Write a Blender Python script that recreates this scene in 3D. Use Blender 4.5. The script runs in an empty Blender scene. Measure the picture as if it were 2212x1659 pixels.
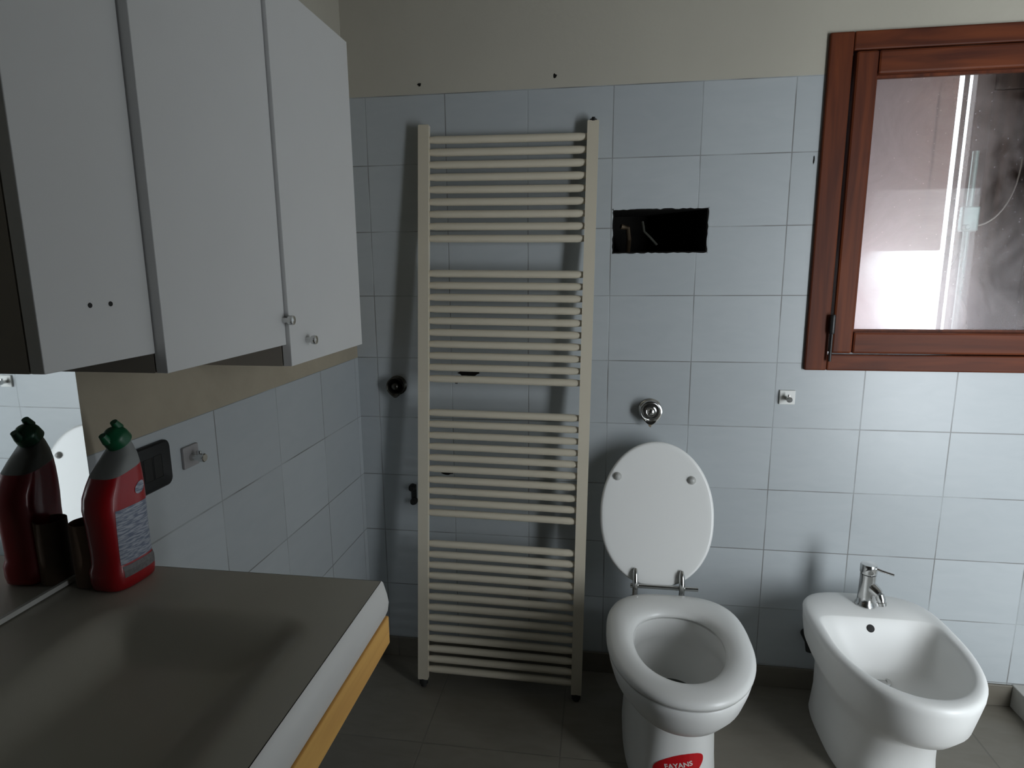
import bpy, bmesh, math, random
from mathutils import Vector, Matrix
from mathutils.bvhtree import BVHTree
from mathutils import noise as mnoise

random.seed(7)
S = bpy.context.scene
COL = S.collection

# ------------------------------------------------------------------ camera
CAM = Vector((0.798, -1.934, 1.360))
RX = Vector((0.98958, 0.14389, -0.00771))
RY = Vector((0.01893, -0.18274, -0.98298))      # image down
RZ = Vector((-0.14285, 0.97258, -0.18356))      # view direction
FPX = 1340.0
cd = bpy.data.cameras.new('camera'); cam = bpy.data.objects.new('camera', cd); COL.objects.link(cam)
z = (-RZ).normalized(); x = RX.normalized(); y = z.cross(x).normalized(); x = y.cross(z)
m = Matrix((x, y, z)).transposed().to_4x4(); m.translation = CAM
cam.matrix_world = m
cd.sensor_width = 36.0; cd.sensor_fit = 'HORIZONTAL'; cd.lens = FPX / 2212 * 36.0
cd.clip_start = 0.02; cd.clip_end = 200
S.camera = cam

# ------------------------------------------------------------------ light and exposure
W = bpy.data.worlds.new('overcast_sky'); S.world = W; W.use_nodes = True
bg = W.node_tree.nodes['Background']
bg.inputs[0].default_value = (0.84, 0.93, 1.0, 1); bg.inputs[1].default_value = 5.2

def area(name, loc, rot, sx, sy, power, col):
    l = bpy.data.lights.new(name, 'AREA'); l.shape = 'RECTANGLE'; l.size = sx; l.size_y = sy
    l.energy = power; l.color = col
    o = bpy.data.objects.new(name, l); COL.objects.link(o); o.location = loc; o.rotation_euler = rot
    return o
# daylight entering through the window of the right-hand wall (outside the frame)
SY = -1.66                                   # stub wall with the second window, right of the camera
WX0, WX1, WZ0, WZ1 = 2.16, 2.74, 0.25, 1.78
area('daylight_second_window', ((WX0 + WX1) / 2, SY - 0.004, (WZ0 + WZ1) / 2), (math.radians(90), 0, 0),
     WX1 - WX0 - 0.07, WZ1 - WZ0 - 0.07, 26.0, (0.91, 0.96, 1.0))

vs = S.view_settings
vs.view_transform = 'Standard'; vs.look = 'None'; vs.gamma = 1.0; vs.use_curve_mapping = False
vs.exposure = 0.0
S.cycles.max_bounces = 10; S.cycles.diffuse_bounces = 5; S.cycles.glossy_bounces = 5
S.cycles.transmission_bounces = 8; S.cycles.transparent_max_bounces = 12
S.cycles.caustics_reflective = False; S.cycles.caustics_refractive = False

# ------------------------------------------------------------------ materials
def new_mat(name):
    mt = bpy.data.materials.new(name); mt.use_nodes = True
    nt = mt.node_tree; return mt, nt, nt.nodes['Principled BSDF']

def mat(name, col, rough=0.5, metal=0.0, spec=0.5, bump=0.0, bscale=60.0, var=0.0, vscale=8.0, coat=0.0, alpha=None, trans=0.0):
    mt, nt, p = new_mat(name)
    p.inputs['Base Color'].default_value = (*col, 1); p.inputs['Roughness'].default_value = rough
    p.inputs['Metallic'].default_value = metal; p.inputs['Specular IOR Level'].default_value = spec
    p.inputs['Coat Weight'].default_value = coat; p.inputs['Transmission Weight'].default_value = trans
    tc = nt.nodes.new('ShaderNodeTexCoord')
    n = nt.nodes.new('ShaderNodeTexNoise'); n.inputs['Scale'].default_value = vscale; n.inputs['Detail'].default_value = 5
    nt.links.new(tc.outputs['Object'], n.inputs['Vector'])
    mx = nt.nodes.new('ShaderNodeMix'); mx.data_type = 'RGBA'
    v = max(var, 0.02)
    mx.inputs[6].default_value = (*[c * (1 - v) for c in col], 1)
    mx.inputs[7].default_value = (*[min(1, c * (1 + v)) for c in col], 1)
    nt.links.new(n.outputs['Fac'], mx.inputs[0]); nt.links.new(mx.outputs[2], p.inputs['Base Color'])
    if bump > 0:
        b = nt.nodes.new('ShaderNodeBump'); b.inputs['Strength'].default_value = bump; b.inputs['Distance'].default_value = 0.002
        n2 = nt.nodes.new('ShaderNodeTexNoise'); n2.inputs['Scale'].default_value = bscale; n2.inputs['Detail'].default_value = 4
        nt.links.new(tc.outputs['Object'], n2.inputs['Vector'])
        nt.links.new(n2.outputs['Fac'], b.inputs['Height']); nt.links.new(b.outputs['Normal'], p.inputs['Normal'])
    return mt

def tile_mat(name, axes, ox, oz, bw, bh, col, grout, mort=0.0018, rough=0.35, vein=(0.9, 0.95, 1.0), vamt=0.12, grout_mix=0.55):
    """ceramic tile laid in a straight grid; axes picks the two position axes"""
    mt, nt, p = new_mat(name)
    g = nt.nodes.new('ShaderNodeNewGeometry'); sp = nt.nodes.new('ShaderNodeSeparateXYZ')
    nt.links.new(g.outputs['Position'], sp.inputs[0])
    cb = nt.nodes.new('ShaderNodeCombineXYZ')
    def off(sock, o):
        a = nt.nodes.new('ShaderNodeMath'); a.operation = 'ADD'; a.inputs[1].default_value = o
        nt.links.new(sock, a.inputs[0]); return a.outputs[0]
    nt.links.new(off(sp.outputs[axes[0]], -ox + 40 * bw), cb.inputs[0])
    nt.links.new(off(sp.outputs[axes[1]], -oz + 40 * bh), cb.inputs[1])
    br = nt.nodes.new('ShaderNodeTexBrick'); br.offset = 0.0; br.squash = 1.0
    br.inputs['Scale'].default_value = 1.0; br.inputs['Brick Width'].default_value = bw
    br.inputs['Row Height'].default_value = bh; br.inputs['Mortar Size'].default_value = mort
    br.inputs['Mortar Smooth'].default_value = 0.4; br.inputs['Bias'].default_value = 0.0
    nt.links.new(cb.outputs[0], br.inputs['Vector'])
    br.inputs['Color1'].default_value = (*[c * 0.95 for c in col], 1)
    br.inputs['Color2'].default_value = (*[min(1, c * 1.04) for c in col], 1)
    br.inputs['Mortar'].default_value = (*col, 1)
    # faint streaky veins
    mp = nt.nodes.new('ShaderNodeMapping'); mp.inputs['Scale'].default_value = (9, 26, 1)
    mp.inputs['Rotation'].default_value = (0, 0, 0.35)
    nt.links.new(cb.outputs[0], mp.inputs['Vector'])
    n = nt.nodes.new('ShaderNodeTexNoise'); n.inputs['Scale'].default_value = 1.0; n.inputs['Detail'].default_value = 6
    n.inputs['Distortion'].default_value = 1.0
    nt.links.new(mp.outputs[0], n.inputs['Vector'])
    rp = nt.nodes.new('ShaderNodeMapRange'); rp.inputs[1].default_value = 0.35; rp.inputs[2].default_value = 0.7
    rp.inputs[3].default_value = 0; rp.inputs[4].default_value = vamt
    nt.links.new(n.outputs['Fac'], rp.inputs[0])
    mv = nt.nodes.new('ShaderNodeMix'); mv.data_type = 'RGBA'
    nt.links.new(rp.outputs[0], mv.inputs[0]); nt.links.new(br.outputs['Color'], mv.inputs[6])
    mv.inputs[7].default_value = (*[c * v * 0.7 for c, v in zip(col, vein)], 1)
    # grout, uneven: in places dark, in places nearly tile-coloured
    n2 = nt.nodes.new('ShaderNodeTexNoise'); n2.inputs['Scale'].default_value = 5.2; n2.inputs['Detail'].default_value = 2
    nt.links.new(cb.outputs[0], n2.inputs['Vector'])
    r2 = nt.nodes.new('ShaderNodeMapRange'); r2.inputs[1].default_value = 0.38; r2.inputs[2].default_value = 0.58
    r2.inputs[3].default_value = 1 - grout_mix; r2.inputs[4].default_value = 1.0
    nt.links.new(n2.outputs['Fac'], r2.inputs[0])
    ml = nt.nodes.new('ShaderNodeMath'); ml.operation = 'MULTIPLY'
    nt.links.new(br.outputs['Fac'], ml.inputs[0]); nt.links.new(r2.outputs[0], ml.inputs[1])
    mg = nt.nodes.new('ShaderNodeMix'); mg.data_type = 'RGBA'
    nt.links.new(ml.outputs[0], mg.inputs[0]); nt.links.new(mv.outputs[2], mg.inputs[6])
    mg.inputs[7].default_value = (*grout, 1)
    nt.links.new(mg.outputs[2], p.inputs['Base Color'])
    p.inputs['Roughness'].default_value = rough
    b = nt.nodes.new('ShaderNodeBump'); b.inputs['Strength'].default_value = 0.5; b.inputs['Distance'].default_value = 0.0015
    inv = nt.nodes.new('ShaderNodeMath'); inv.operation = 'SUBTRACT'; inv.inputs[0].default_value = 1
    nt.links.new(br.outputs['Fac'], inv.inputs[1]); nt.links.new(inv.outputs[0], b.inputs['Height'])
    nt.links.new(b.outputs['Normal'], p.inputs['Normal'])
    return mt

def wood_mat(name, c1, c2, axis='Z', scale=1.0, rough=0.4):
    mt, nt, p = new_mat(name)
    tc = nt.nodes.new('ShaderNodeTexCoord'); mp = nt.nodes.new('ShaderNodeMapping')
    s = [22 * scale] * 3; s['XYZ'.index(axis)] = 1.6 * scale
    mp.inputs['Scale'].default_value = s
    nt.links.new(tc.outputs['Object'], mp.inputs['Vector'])
    n = nt.nodes.new('ShaderNodeTexNoise'); n.inputs['Scale'].default_value = 1.5; n.inputs['Detail'].default_value = 8
    n.inputs['Distortion'].default_value = 0.8
    nt.links.new(mp.outputs[0], n.inputs['Vector'])
    r = nt.nodes.new('ShaderNodeValToRGB'); r.color_ramp.elements[0].position = 0.3; r.color_ramp.elements[1].position = 0.7
    r.color_ramp.elements[0].color = (*c1, 1); r.color_ramp.elements[1].color = (*c2, 1)
    nt.links.new(n.outputs['Fac'], r.inputs[0]); nt.links.new(r.outputs[0], p.inputs['Base Color'])
    p.inputs['Roughness'].default_value = rough; p.inputs['Specular IOR Level'].default_value = 0.22
    return mt

M = {}
TCOL = (0.43, 0.458, 0.472)
M['tile_back'] = tile_mat('tile_back', (0, 2), 0.0667, 0.075, 0.25, 0.20, TCOL, (0.20, 0.20, 0.195), grout_mix=0.8)
M['tile_left'] = tile_mat('tile_left', (1, 2), -0.028, 0.075, 0.25, 0.20, TCOL, (0.20, 0.20, 0.195), grout_mix=0.8)
M['floor'] = tile_mat('floor_tile', (0, 1), 0.30, 0.0, 0.40, 0.40, (0.180, 0.165, 0.136), (0.13, 0.12, 0.10), mort=0.0025, rough=0.42, vein=(1, 0.95, 0.85), vamt=0.4)
M['skirting'] = tile_mat('skirting_tile', (0, 2), 0.10, -0.3, 0.40, 0.6, (0.165, 0.150, 0.122), (0.10, 0.09, 0.08), mort=0.003, rough=0.45, vein=(1, .95, .85), vamt=0.4)
M['plaster'] = mat('plaster', (0.45, 0.425, 0.36), 0.9, spec=0.2, bump=0.5, bscale=45, var=0.10, vscale=3)
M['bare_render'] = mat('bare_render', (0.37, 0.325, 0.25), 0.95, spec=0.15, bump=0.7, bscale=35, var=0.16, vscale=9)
M['front'] = mat('darkened_unseen_wall', (0.20, 0.20, 0.19), 0.9)  # unseen walls, darkened to cut bounced light
M['ceiling'] = mat('ceiling_paint', (0.36, 0.35, 0.32), 0.9, bump=0.3)
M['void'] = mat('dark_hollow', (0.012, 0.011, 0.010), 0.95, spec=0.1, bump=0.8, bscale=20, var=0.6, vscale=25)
M['ceramic'] = mat('white_ceramic', (0.83, 0.83, 0.81), 0.36, spec=0.5, var=0.02)
M['seat'] = mat('white_seat_plastic', (0.82, 0.82, 0.80), 0.30, var=0.02)
M['water'] = mat('dark_water', (0.06, 0.07, 0.06), 0.05, spec=0.6)
M['chrome'] = mat('chrome', (0.62, 0.62, 0.61), 0.16, metal=1.0, bump=0.05, bscale=30)
M['chrome_dim'] = mat('chrome_reflecting_dark', (0.07, 0.068, 0.06), 0.22, metal=0.9)  # chrome coloured dark in place of the dark room it reflects
M['dark_metal'] = mat('dark_metal', (0.04, 0.04, 0.04), 0.4, metal=0.6)
M['rad'] = mat('cream_radiator_enamel', (0.66, 0.60, 0.48), 0.35, var=0.05, vscale=6)
M['laminate'] = mat('white_laminate', (0.64, 0.64, 0.635), 0.42, bump=0.06, bscale=25, var=0.03)
M['carcass'] = mat('cabinet_carcass', (0.33, 0.30, 0.26), 0.6, var=0.06)
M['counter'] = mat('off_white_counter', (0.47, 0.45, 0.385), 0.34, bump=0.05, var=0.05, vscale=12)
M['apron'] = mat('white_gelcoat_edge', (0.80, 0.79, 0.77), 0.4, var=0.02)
M['pine'] = wood_mat('raw_chipboard_edge', (0.66, 0.34, 0.10), (0.88, 0.52, 0.15), 'Y', rough=0.7)
M['frame'] = wood_mat('red_brown_window_wood', (0.055, 0.011, 0.004), (0.145, 0.034, 0.009), 'Z', rough=0.55)
M['frame_h'] = wood_mat('red_brown_window_wood_horizontal', (0.055, 0.011, 0.004), (0.145, 0.034, 0.009), 'X', rough=0.55)
M['shutter'] = wood_mat('red_shutter_wood', (0.36, 0.19, 0.15), (0.52, 0.31, 0.26), 'X', rough=0.5)
M['shutter_dark'] = wood_mat('brown_shutter_wood', (0.06, 0.04, 0.035), (0.13, 0.085, 0.07), 'Z', rough=0.5)
M['rod'] = mat('pale_green_grey_rod', (0.33, 0.40, 0.38), 0.4, metal=0.3)
M['cord'] = mat('pale_cord', (0.55, 0.48, 0.42), 0.8)
M['red'] = mat('red_bottle_plastic', (0.36, 0.004, 0.009), 0.35, var=0.06, coat=0.2)
M['greyplastic'] = mat('cloudy_grey_plastic', (0.25, 0.26, 0.255), 0.4, var=0.06)
M['green'] = mat('green_cap_plastic', (0.004, 0.10, 0.04), 0.35, var=0.1)
M['card'] = mat('brown_cardboard', (0.25, 0.17, 0.12), 0.85, bump=0.3, bscale=120, var=0.1, vscale=20)
M['black'] = mat('black_plastic', (0.006, 0.007, 0.008), 0.55)
M['dull'] = mat('dull_grey_plate', (0.30, 0.29, 0.29), 0.5)
M['black_soft'] = mat('black_rubber', (0.008, 0.008, 0.007), 0.7)
M['white_small'] = mat('white_plate', (0.72, 0.72, 0.69), 0.35)
M['sticker'] = mat('red_sticker', (0.55, 0.004, 0.010), 0.4)
M['sticker_white'] = mat('white_print', (0.75, 0.70, 0.66), 0.5)
M['rubber_grey'] = mat('clear_buffer', (0.42, 0.42, 0.40), 0.3)
M['tray'] = mat('beige_tray', (0.42, 0.41, 0.38), 0.35, var=0.05)
M['ground'] = mat('outside_ground', (0.8, 0.78, 0.74), 0.9)
M['silver_edge'] = mat('mirror_edge', (0.5, 0.52, 0.5), 0.2, metal=0.8)

def mirror_material():
    mt, nt, p = new_mat('mirror_glass')
    p.inputs['Base Color'].default_value = (0.95, 0.98, 0.98, 1); p.inputs['Metallic'].default_value = 1
    p.inputs['Roughness'].default_value = 0.015
    return mt
M['mirror'] = mirror_material()

def dusty_haze_glass():
    mt, nt, p = new_mat('dusty_lens_haze_glass'); nt.nodes.remove(p)
    out = nt.nodes['Material Output']
    tr = nt.nodes.new('ShaderNodeBsdfTransparent'); tr.inputs[0].default_value = (0.93, 0.95, 0.95, 1)
    gl = nt.nodes.new('ShaderNodeBsdfGlossy'); gl.inputs['Roughness'].default_value = 0.02
    tl = nt.nodes.new('ShaderNodeBsdfTranslucent'); tl.inputs[0].default_value = (0.90, 0.80, 0.82, 1)
    df = nt.nodes.new('ShaderNodeBsdfDiffuse'); df.inputs[0].default_value = (0.55, 0.54, 0.55, 1)
    tc = nt.nodes.new('ShaderNodeTexCoord')
    n = nt.nodes.new('ShaderNodeTexNoise'); n.inputs['Scale'].default_value = 4.5; n.inputs['Detail'].default_value = 9
    n.inputs['Roughness'].default_value = 0.7; n.inputs['Distortion'].default_value = 1.2
    nt.links.new(tc.outputs['Object'], n.inputs['Vector'])
    mr = nt.nodes.new('ShaderNodeMapRange'); mr.inputs[1].default_value = 0.3; mr.inputs[2].default_value = 0.75
    mr.inputs[3].default_value = -0.10; mr.inputs[4].default_value = 0.14
    nt.links.new(n.outputs['Fac'], mr.inputs[0])
    # lens flare haze painted into the dust cover, stronger towards the lower hinge side
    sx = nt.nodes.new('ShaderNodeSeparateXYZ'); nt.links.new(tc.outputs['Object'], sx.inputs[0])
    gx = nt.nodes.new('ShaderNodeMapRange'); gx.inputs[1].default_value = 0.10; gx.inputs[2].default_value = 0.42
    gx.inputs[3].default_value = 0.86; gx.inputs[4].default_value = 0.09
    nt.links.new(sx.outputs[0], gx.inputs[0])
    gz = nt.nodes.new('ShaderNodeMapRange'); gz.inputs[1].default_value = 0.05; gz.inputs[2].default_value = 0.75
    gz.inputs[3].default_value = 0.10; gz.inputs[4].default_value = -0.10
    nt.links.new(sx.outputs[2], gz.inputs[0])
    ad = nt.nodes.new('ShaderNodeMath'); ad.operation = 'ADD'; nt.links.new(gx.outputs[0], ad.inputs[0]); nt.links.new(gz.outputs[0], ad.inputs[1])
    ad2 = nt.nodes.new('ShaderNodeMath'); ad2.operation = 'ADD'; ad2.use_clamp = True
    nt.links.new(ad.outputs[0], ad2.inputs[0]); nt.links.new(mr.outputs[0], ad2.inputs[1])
    # tiny specks of dirt
    v = nt.nodes.new('ShaderNodeTexVoronoi'); v.inputs['Scale'].default_value = 55
    nt.links.new(tc.outputs['Object'], v.inputs['Vector'])
    lt = nt.nodes.new('ShaderNodeMath'); lt.operation = 'LESS_THAN'; lt.inputs[1].default_value = 0.09
    nt.links.new(v.outputs['Distance'], lt.inputs[0])
    ms = nt.nodes.new('ShaderNodeMath'); ms.operation = 'MULTIPLY_ADD'; ms.inputs[1].default_value = 0.25
    nt.links.new(lt.outputs[0], ms.inputs[0]); nt.links.new(ad2.outputs[0], ms.inputs[2])
    d = nt.nodes.new('ShaderNodeMixShader'); d.inputs[0].default_value = 0.25
    nt.links.new(tl.outputs[0], d.inputs[1]); nt.links.new(df.outputs[0], d.inputs[2])
    a = nt.nodes.new('ShaderNodeMixShader'); a.inputs[0].default_value = 0.012
    nt.links.new(tr.outputs[0], a.inputs[1]); nt.links.new(gl.outputs[0], a.inputs[2])
    b = nt.nodes.new('ShaderNodeMixShader')
    nt.links.new(ms.outputs[0], b.inputs[0]); nt.links.new(a.outputs[0], b.inputs[1]); nt.links.new(d.outputs[0], b.inputs[2])
    nt.links.new(b.outputs[0], out.inputs['Surface'])
    return mt
M['glass'] = dusty_haze_glass()

def label_mat():
    mt, nt, p = new_mat('printed_back_label')
    tc = nt.nodes.new('ShaderNodeTexCoord'); mp = nt.nodes.new('ShaderNodeMapping')
    mp.inputs['Scale'].default_value = (1, 60, 420)
    nt.links.new(tc.outputs['Object'], mp.inputs['Vector'])
    n = nt.nodes.new('ShaderNodeTexNoise'); n.inputs['Scale'].default_value = 1; n.inputs['Detail'].default_value = 3
    nt.links.new(mp.outputs[0], n.inputs['Vector'])
    r = nt.nodes.new('ShaderNodeValToRGB'); r.color_ramp.elements[0].position = 0.42; r.color_ramp.elements[1].position = 0.58
    r.color_ramp.elements[0].color = (0.16, 0.19, 0.26, 1); r.color_ramp.elements[1].color = (0.42, 0.44, 0.50, 1)
    nt.links.new(n.outputs['Fac'], r.inputs[0]); nt.links.new(r.outputs[0], p.inputs['Base Color'])
    p.inputs['Roughness'].default_value = 0.45
    return mt
M['label'] = label_mat()

# ------------------------------------------------------------------ mesh helpers
def link(name, bm, m, parent=None, smooth=False, auto=None, loc=None):
    bmesh.ops.recalc_face_normals(bm, faces=bm.faces)
    me = bpy.data.meshes.new(name); bm.to_mesh(me); bm.free()
    for mm in (m if isinstance(m, (list, tuple)) else [m]): me.materials.append(mm)
    o = bpy.data.objects.new(name, me); COL.objects.link(o)
    if smooth:
        for p in me.polygons: p.use_smooth = True
        if auto is not None:
            try: me.set_sharp_from_angle(angle=math.radians(auto))
            except Exception: pass
    if parent is not None: o.parent = parent
    if loc is not None: o.location = loc
    return o

def thing(name, label, cat, loc=(0, 0, 0), rot=(0, 0, 0), group=None):
    o = bpy.data.objects.new(name, None); COL.objects.link(o); o.location = loc; o.rotation_euler = rot
    o.empty_display_size = 0.05
    o['label'] = label; o['category'] = cat
    if group: o['group'] = group
    return o
def tag(o, label, cat, group=None):
    o['label'] = label; o['category'] = cat
    if group: o['group'] = group
    return o
def struct(o): o['kind'] = 'structure'; return o

def box(bm, x0, x1, y0, y1, z0, z1, bevel=0.0, mi=0, seg=2):
    b = bmesh.new()
    vs_ = [b.verts.new((x, y, z)) for x in (x0, x1) for y in (y0, y1) for z in (z0, z1)]
    for f in ((0, 1, 3, 2), (4, 6, 7, 5), (0, 4, 5, 1), (2, 3, 7, 6), (0, 2, 6, 4), (1, 5, 7, 3)):
        b.faces.new([vs_[i] for i in f])
    bmesh.ops.recalc_face_normals(b, faces=b.faces)
    if bevel > 0:
        bmesh.ops.bevel(b, geom=list(b.edges), offset=bevel, segments=seg, affect='EDGES', profile=0.5)
    merge(bm, b, mi)

def merge(bm, b, mi=0):
    vm = {}
    for v in b.verts: vm[v] = bm.verts.new(v.co)
    for f in b.faces:
        try:
            nf = bm.faces.new([vm[v] for v in f.verts]); nf.material_index = mi; nf.smooth = f.smooth
        except ValueError: pass
    b.free()

def loft(bm, rings, cap0=True, cap1=True, closed=False, mi=0):
    R_ = [[bm.verts.new(p) for p in r] for r in rings]
    n = len(rings[0]); k = len(R_)
    for i in range(k if closed else k - 1):
        a, b = R_[i], R_[(i + 1) % k]
        for j in range(n):
            f = bm.faces.new((a[j], a[(j + 1) % n], b[(j + 1) % n], b[j])); f.material_index = mi
    if not closed:
        if cap0: bm.faces.new(R_[0][::-1]).material_index = mi
        if cap1: bm.faces.new(R_[-1]).material_index = mi
    return R_

def frame_dirs(d):
    d = d.normalized(); u = Vector((0, 0, 1)) if abs(d.z) < 0.9 else Vector((1, 0, 0))
    a = d.cross(u).normalized(); b = d.cross(a).normalized(); return a, b

def tube(bm, pts, r, seg=16, cap=True, mi=0):
    pts = [Vector(p) for p in pts]; rings = []
    rs = r if isinstance(r, (list, tuple)) else [r] * len(pts)
    a0 = None
    for i, p in enumerate(pts):
        d = (pts[min(i + 1, len(pts) - 1)] - pts[max(i - 1, 0)]).normalized()
        if a0 is None: a, b = frame_dirs(d)
        else:
            a = (a0 - d * a0.dot(d)).normalized(); b = d.cross(a).normalized()
        a0 = a
        rings.append([p + (a * math.cos(t) + b * math.sin(t)) * rs[i] for t in [2 * math.pi * k / seg for k in range(seg)]])
    loft(bm, rings, cap, cap, mi=mi)

def lathe(bm, prof, c, axis, seg=32, cap0=True, cap1=True, mi=0):
    """prof: (radius, distance along axis)"""
    c = Vector(c); d = Vector(axis).normalized(); a, b = frame_dirs(d)
    rings = [[c + d * h + (a * math.cos(t) + b * math.sin(t)) * r for t in [2 * math.pi * k / seg for k in range(seg)]] for r, h in prof]
    loft(bm, rings, cap0, cap1, mi=mi)

def egg(cx, cy, z, a, lf, lb, nf=2.0, nb=3.0, n=64, tilt=0.0, skew=0.0):
    """plan outline: front (towards -y) half ellipse, back half squarer"""
    pts = []
    for k in range(n):
        t = 2 * math.pi * k / n
        c, s = math.cos(t), math.sin(t)
        e, L = (nf, lf) if s < 0 else (nb, lb)
        xx = a * math.copysign(abs(c) ** (2 / e), c); yy = L * math.copysign(abs(s) ** (2 / e), s)
        pts.append(Vector((cx + xx + skew * yy, cy + yy, z + tilt * yy)))
    return pts

def add_mod_subsurf(o, lv=1):
    m_ = o.modifiers.new('subsurf', 'SUBSURF'); m_.levels = lv; m_.render_levels = lv

# ------------------------------------------------------------------ room shell
RX1, FY, CZ = 2.92, -3.10, 2.60          # right wall, front wall, ceiling
NX0, NX1, NZ0, NZ1 = 0.820, 1.100, 1.399, 1.531   # recess in the tiles
OX0, OX1, OZ0, OZ1 = 1.435, 2.165, 1.095, 1.940   # window opening

def wall_grid(name, xs, zs, hole, matidx, P, depth, mats):
    """wall made of cells in the (u,v) plane; P maps (u,v,d) to world; openings get reveals"""
    bm = bmesh.new()
    for i in range(len(xs) - 1):
        for j in range(len(zs) - 1):
            u, v = (xs[i] + xs[i + 1]) / 2, (zs[j] + zs[j + 1]) / 2
            if any(h[0] < u < h[1] and h[2] < v < h[3] for h in hole): continue
            q = [(xs[i], zs[j]), (xs[i + 1], zs[j]), (xs[i + 1], zs[j + 1]), (xs[i], zs[j + 1])]
            f = bm.faces.new([bm.verts.new(P(a, b, 0)) for a, b in q]); f.material_index = matidx(u, v)
            f = bm.faces.new([bm.verts.new(P(a, b, depth)) for a, b in q[::-1]]); f.material_index = 1
    u0, u1, v0, v1 = xs[0], xs[-1], zs[0], zs[-1]
    for h in list(hole) + [(u0, u1, v0, v1)]:
        c = [(h[0], h[2]), (h[1], h[2]), (h[1], h[3]), (h[0], h[3])]
        for k in range(4):
            a, b = c[k], c[(k + 1) % 4]
            f = bm.faces.new([bm.verts.new(P(*a, 0)), bm.verts.new(P(*b, 0)), bm.verts.new(P(*b, depth)), bm.verts.new(P(*a, depth))])
            f.material_index = 1
    bmesh.ops.remove_doubles(bm, verts=bm.verts, dist=1e-5)
    return struct(link(name, bm, mats))

wall_grid('wall_back', [0, NX0, NX1, OX0, OX1, RX1], [0, OZ0, NZ0, NZ1, 1.876, OZ1, CZ],
          [(NX0, NX1, NZ0, NZ1), (OX0, OX1, OZ0, OZ1)], lambda u, v: 0 if v < 1.876 else 1,
          lambda u, v, d: (u, d, v), 0.30, [M['tile_back'], M['plaster']])
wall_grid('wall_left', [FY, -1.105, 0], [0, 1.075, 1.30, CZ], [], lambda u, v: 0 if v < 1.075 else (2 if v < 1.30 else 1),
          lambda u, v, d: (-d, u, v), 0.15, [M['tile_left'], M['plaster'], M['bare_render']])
wall_grid('wall_right', [SY - 0.12, 0], [0, 1.876, CZ], [], lambda u, v: 0 if v < 1.876 else 1,
          lambda u, v, d: (RX1 + d, u, v), 0.12, [M['tile_left'], M['plaster']])
wall_grid('wall_stub', [1.75, WX0, WX1, RX1], [0, WZ0, WZ1, CZ], [(WX0, WX1, WZ0, WZ1)], lambda u, v: 0,
          lambda u, v, d: (u, SY - d, v), 0.12, [M['front'], M['front']])
bm = bmesh.new(); box(bm, 1.75, 1.87, FY, SY - 0.12, 0, CZ); struct(link('wall_return', bm, M['front']))
bm = bmesh.new(); box(bm, -0.15, 1.87, FY - 0.15, FY, 0, CZ); struct(link('wall_front', bm, M['front']))
bm = bmesh.new(); box(bm, -0.15, RX1 + .12, FY - 0.15, 0.30, -0.12, 0); struct(link('floor', bm, M['floor']))
bm = bmesh.new(); box(bm, -0.15, RX1 + .12, FY - 0.15, 0.30, CZ, CZ + 0.12); struct(link('ceiling', bm, M['ceiling']))
bm = bmesh.new(); box(bm, 0.0, 2.08, -0.009, 0.0, 0.0, 0.072, 0.002); struct(link('baseboard_back', bm, M['skirting']))

# recess in the wall
t = thing('wall_recess', 'dark rectangular opening cut through the wall tiles right of the towel radiator top', 'wall recess', ((NX0 + NX1) / 2, 0.0, NZ0))
bm = bmesh.new()
cx = (NX0 + NX1) / 2; hw = (NX1 - NX0) / 2; hh = NZ1 - NZ0
e = 0.0015
def q5(bm, x0, x1, y0, y1, z0, z1, th):
    box(bm, x0, x1, y1 - th, y1, z0, z1)            # back
    box(bm, x0, x0 + th, y0, y1 - th, z0, z1); box(bm, x1 - th, x1, y0, y1 - th, z0, z1)
    box(bm, x0 + th, x1 - th, y0, y1 - th, z0, z0 + th); box(bm, x0 + th, x1 - th, y0, y1 - th, z1 - th, z1)
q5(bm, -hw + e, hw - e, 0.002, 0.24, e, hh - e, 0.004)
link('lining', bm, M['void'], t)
# ragged tile edge around the opening
bm = bmesh.new()
rg = random.Random(3)
def ragged(p0, p1, n, inward):
    pts = []
    for k in range(n + 1):
        f = k / n; x_ = p0[0] + (p1[0] - p0[0]) * f; z_ = p0[1] + (p1[1] - p0[1]) * f
        w = 0.0008 + 0.0035 * rg.random() ** 2
        pts.append(((x_, z_), (x_ + inward[0] * w, z_ + inward[1] * w)))
    for k in range(n):
        (a, b), (c, d) = pts[k], pts[k + 1]
        v = [(a[0], 0.0005, a[1]), (c[0], 0.0005, c[1]), (d[0], 0.0005, d[1]), (b[0], 0.0005, b[1])]
        v2 = [(p[0], 0.008, p[2]) for p in v]
        V = [bm.verts.new(p) for p in v + v2]
        for f in ((0, 1, 2, 3), (7, 6, 5, 4), (3, 2, 6, 7), (0, 4, 5, 1)): bm.faces.new([V[i] for i in f])
ragged((-hw, 0), (hw, 0), 26, (0, 1)); ragged((hw, hh), (-hw, hh), 26, (0, -1))
ragged((hw, 0), (hw, hh), 12, (-1, 0)); ragged((-hw, hh), (-hw, 0), 12, (1, 0))
link('chipped_edge', bm, M['tile_back'], t)
bm = bmesh.new()
tube(bm, [(-.085, .20, .004), (-.083, .17, .05), (-.088, .16, .085), (-.11, .15, .09)], 0.008, 10)
link('pipe', bm, mat('dull_pipe', (0.10, 0.07, 0.04), 0.6, metal=0.3), t)
bm = bmesh.new()
tube(bm, [(-.045, .10, .10), (-.04, .09, .07), (-.02, .085, .05), (.0, .085, .028)], 0.004, 8)
link('cable', bm, mat('dull_cable', (0.05, 0.05, 0.04), 0.6), t)

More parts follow.
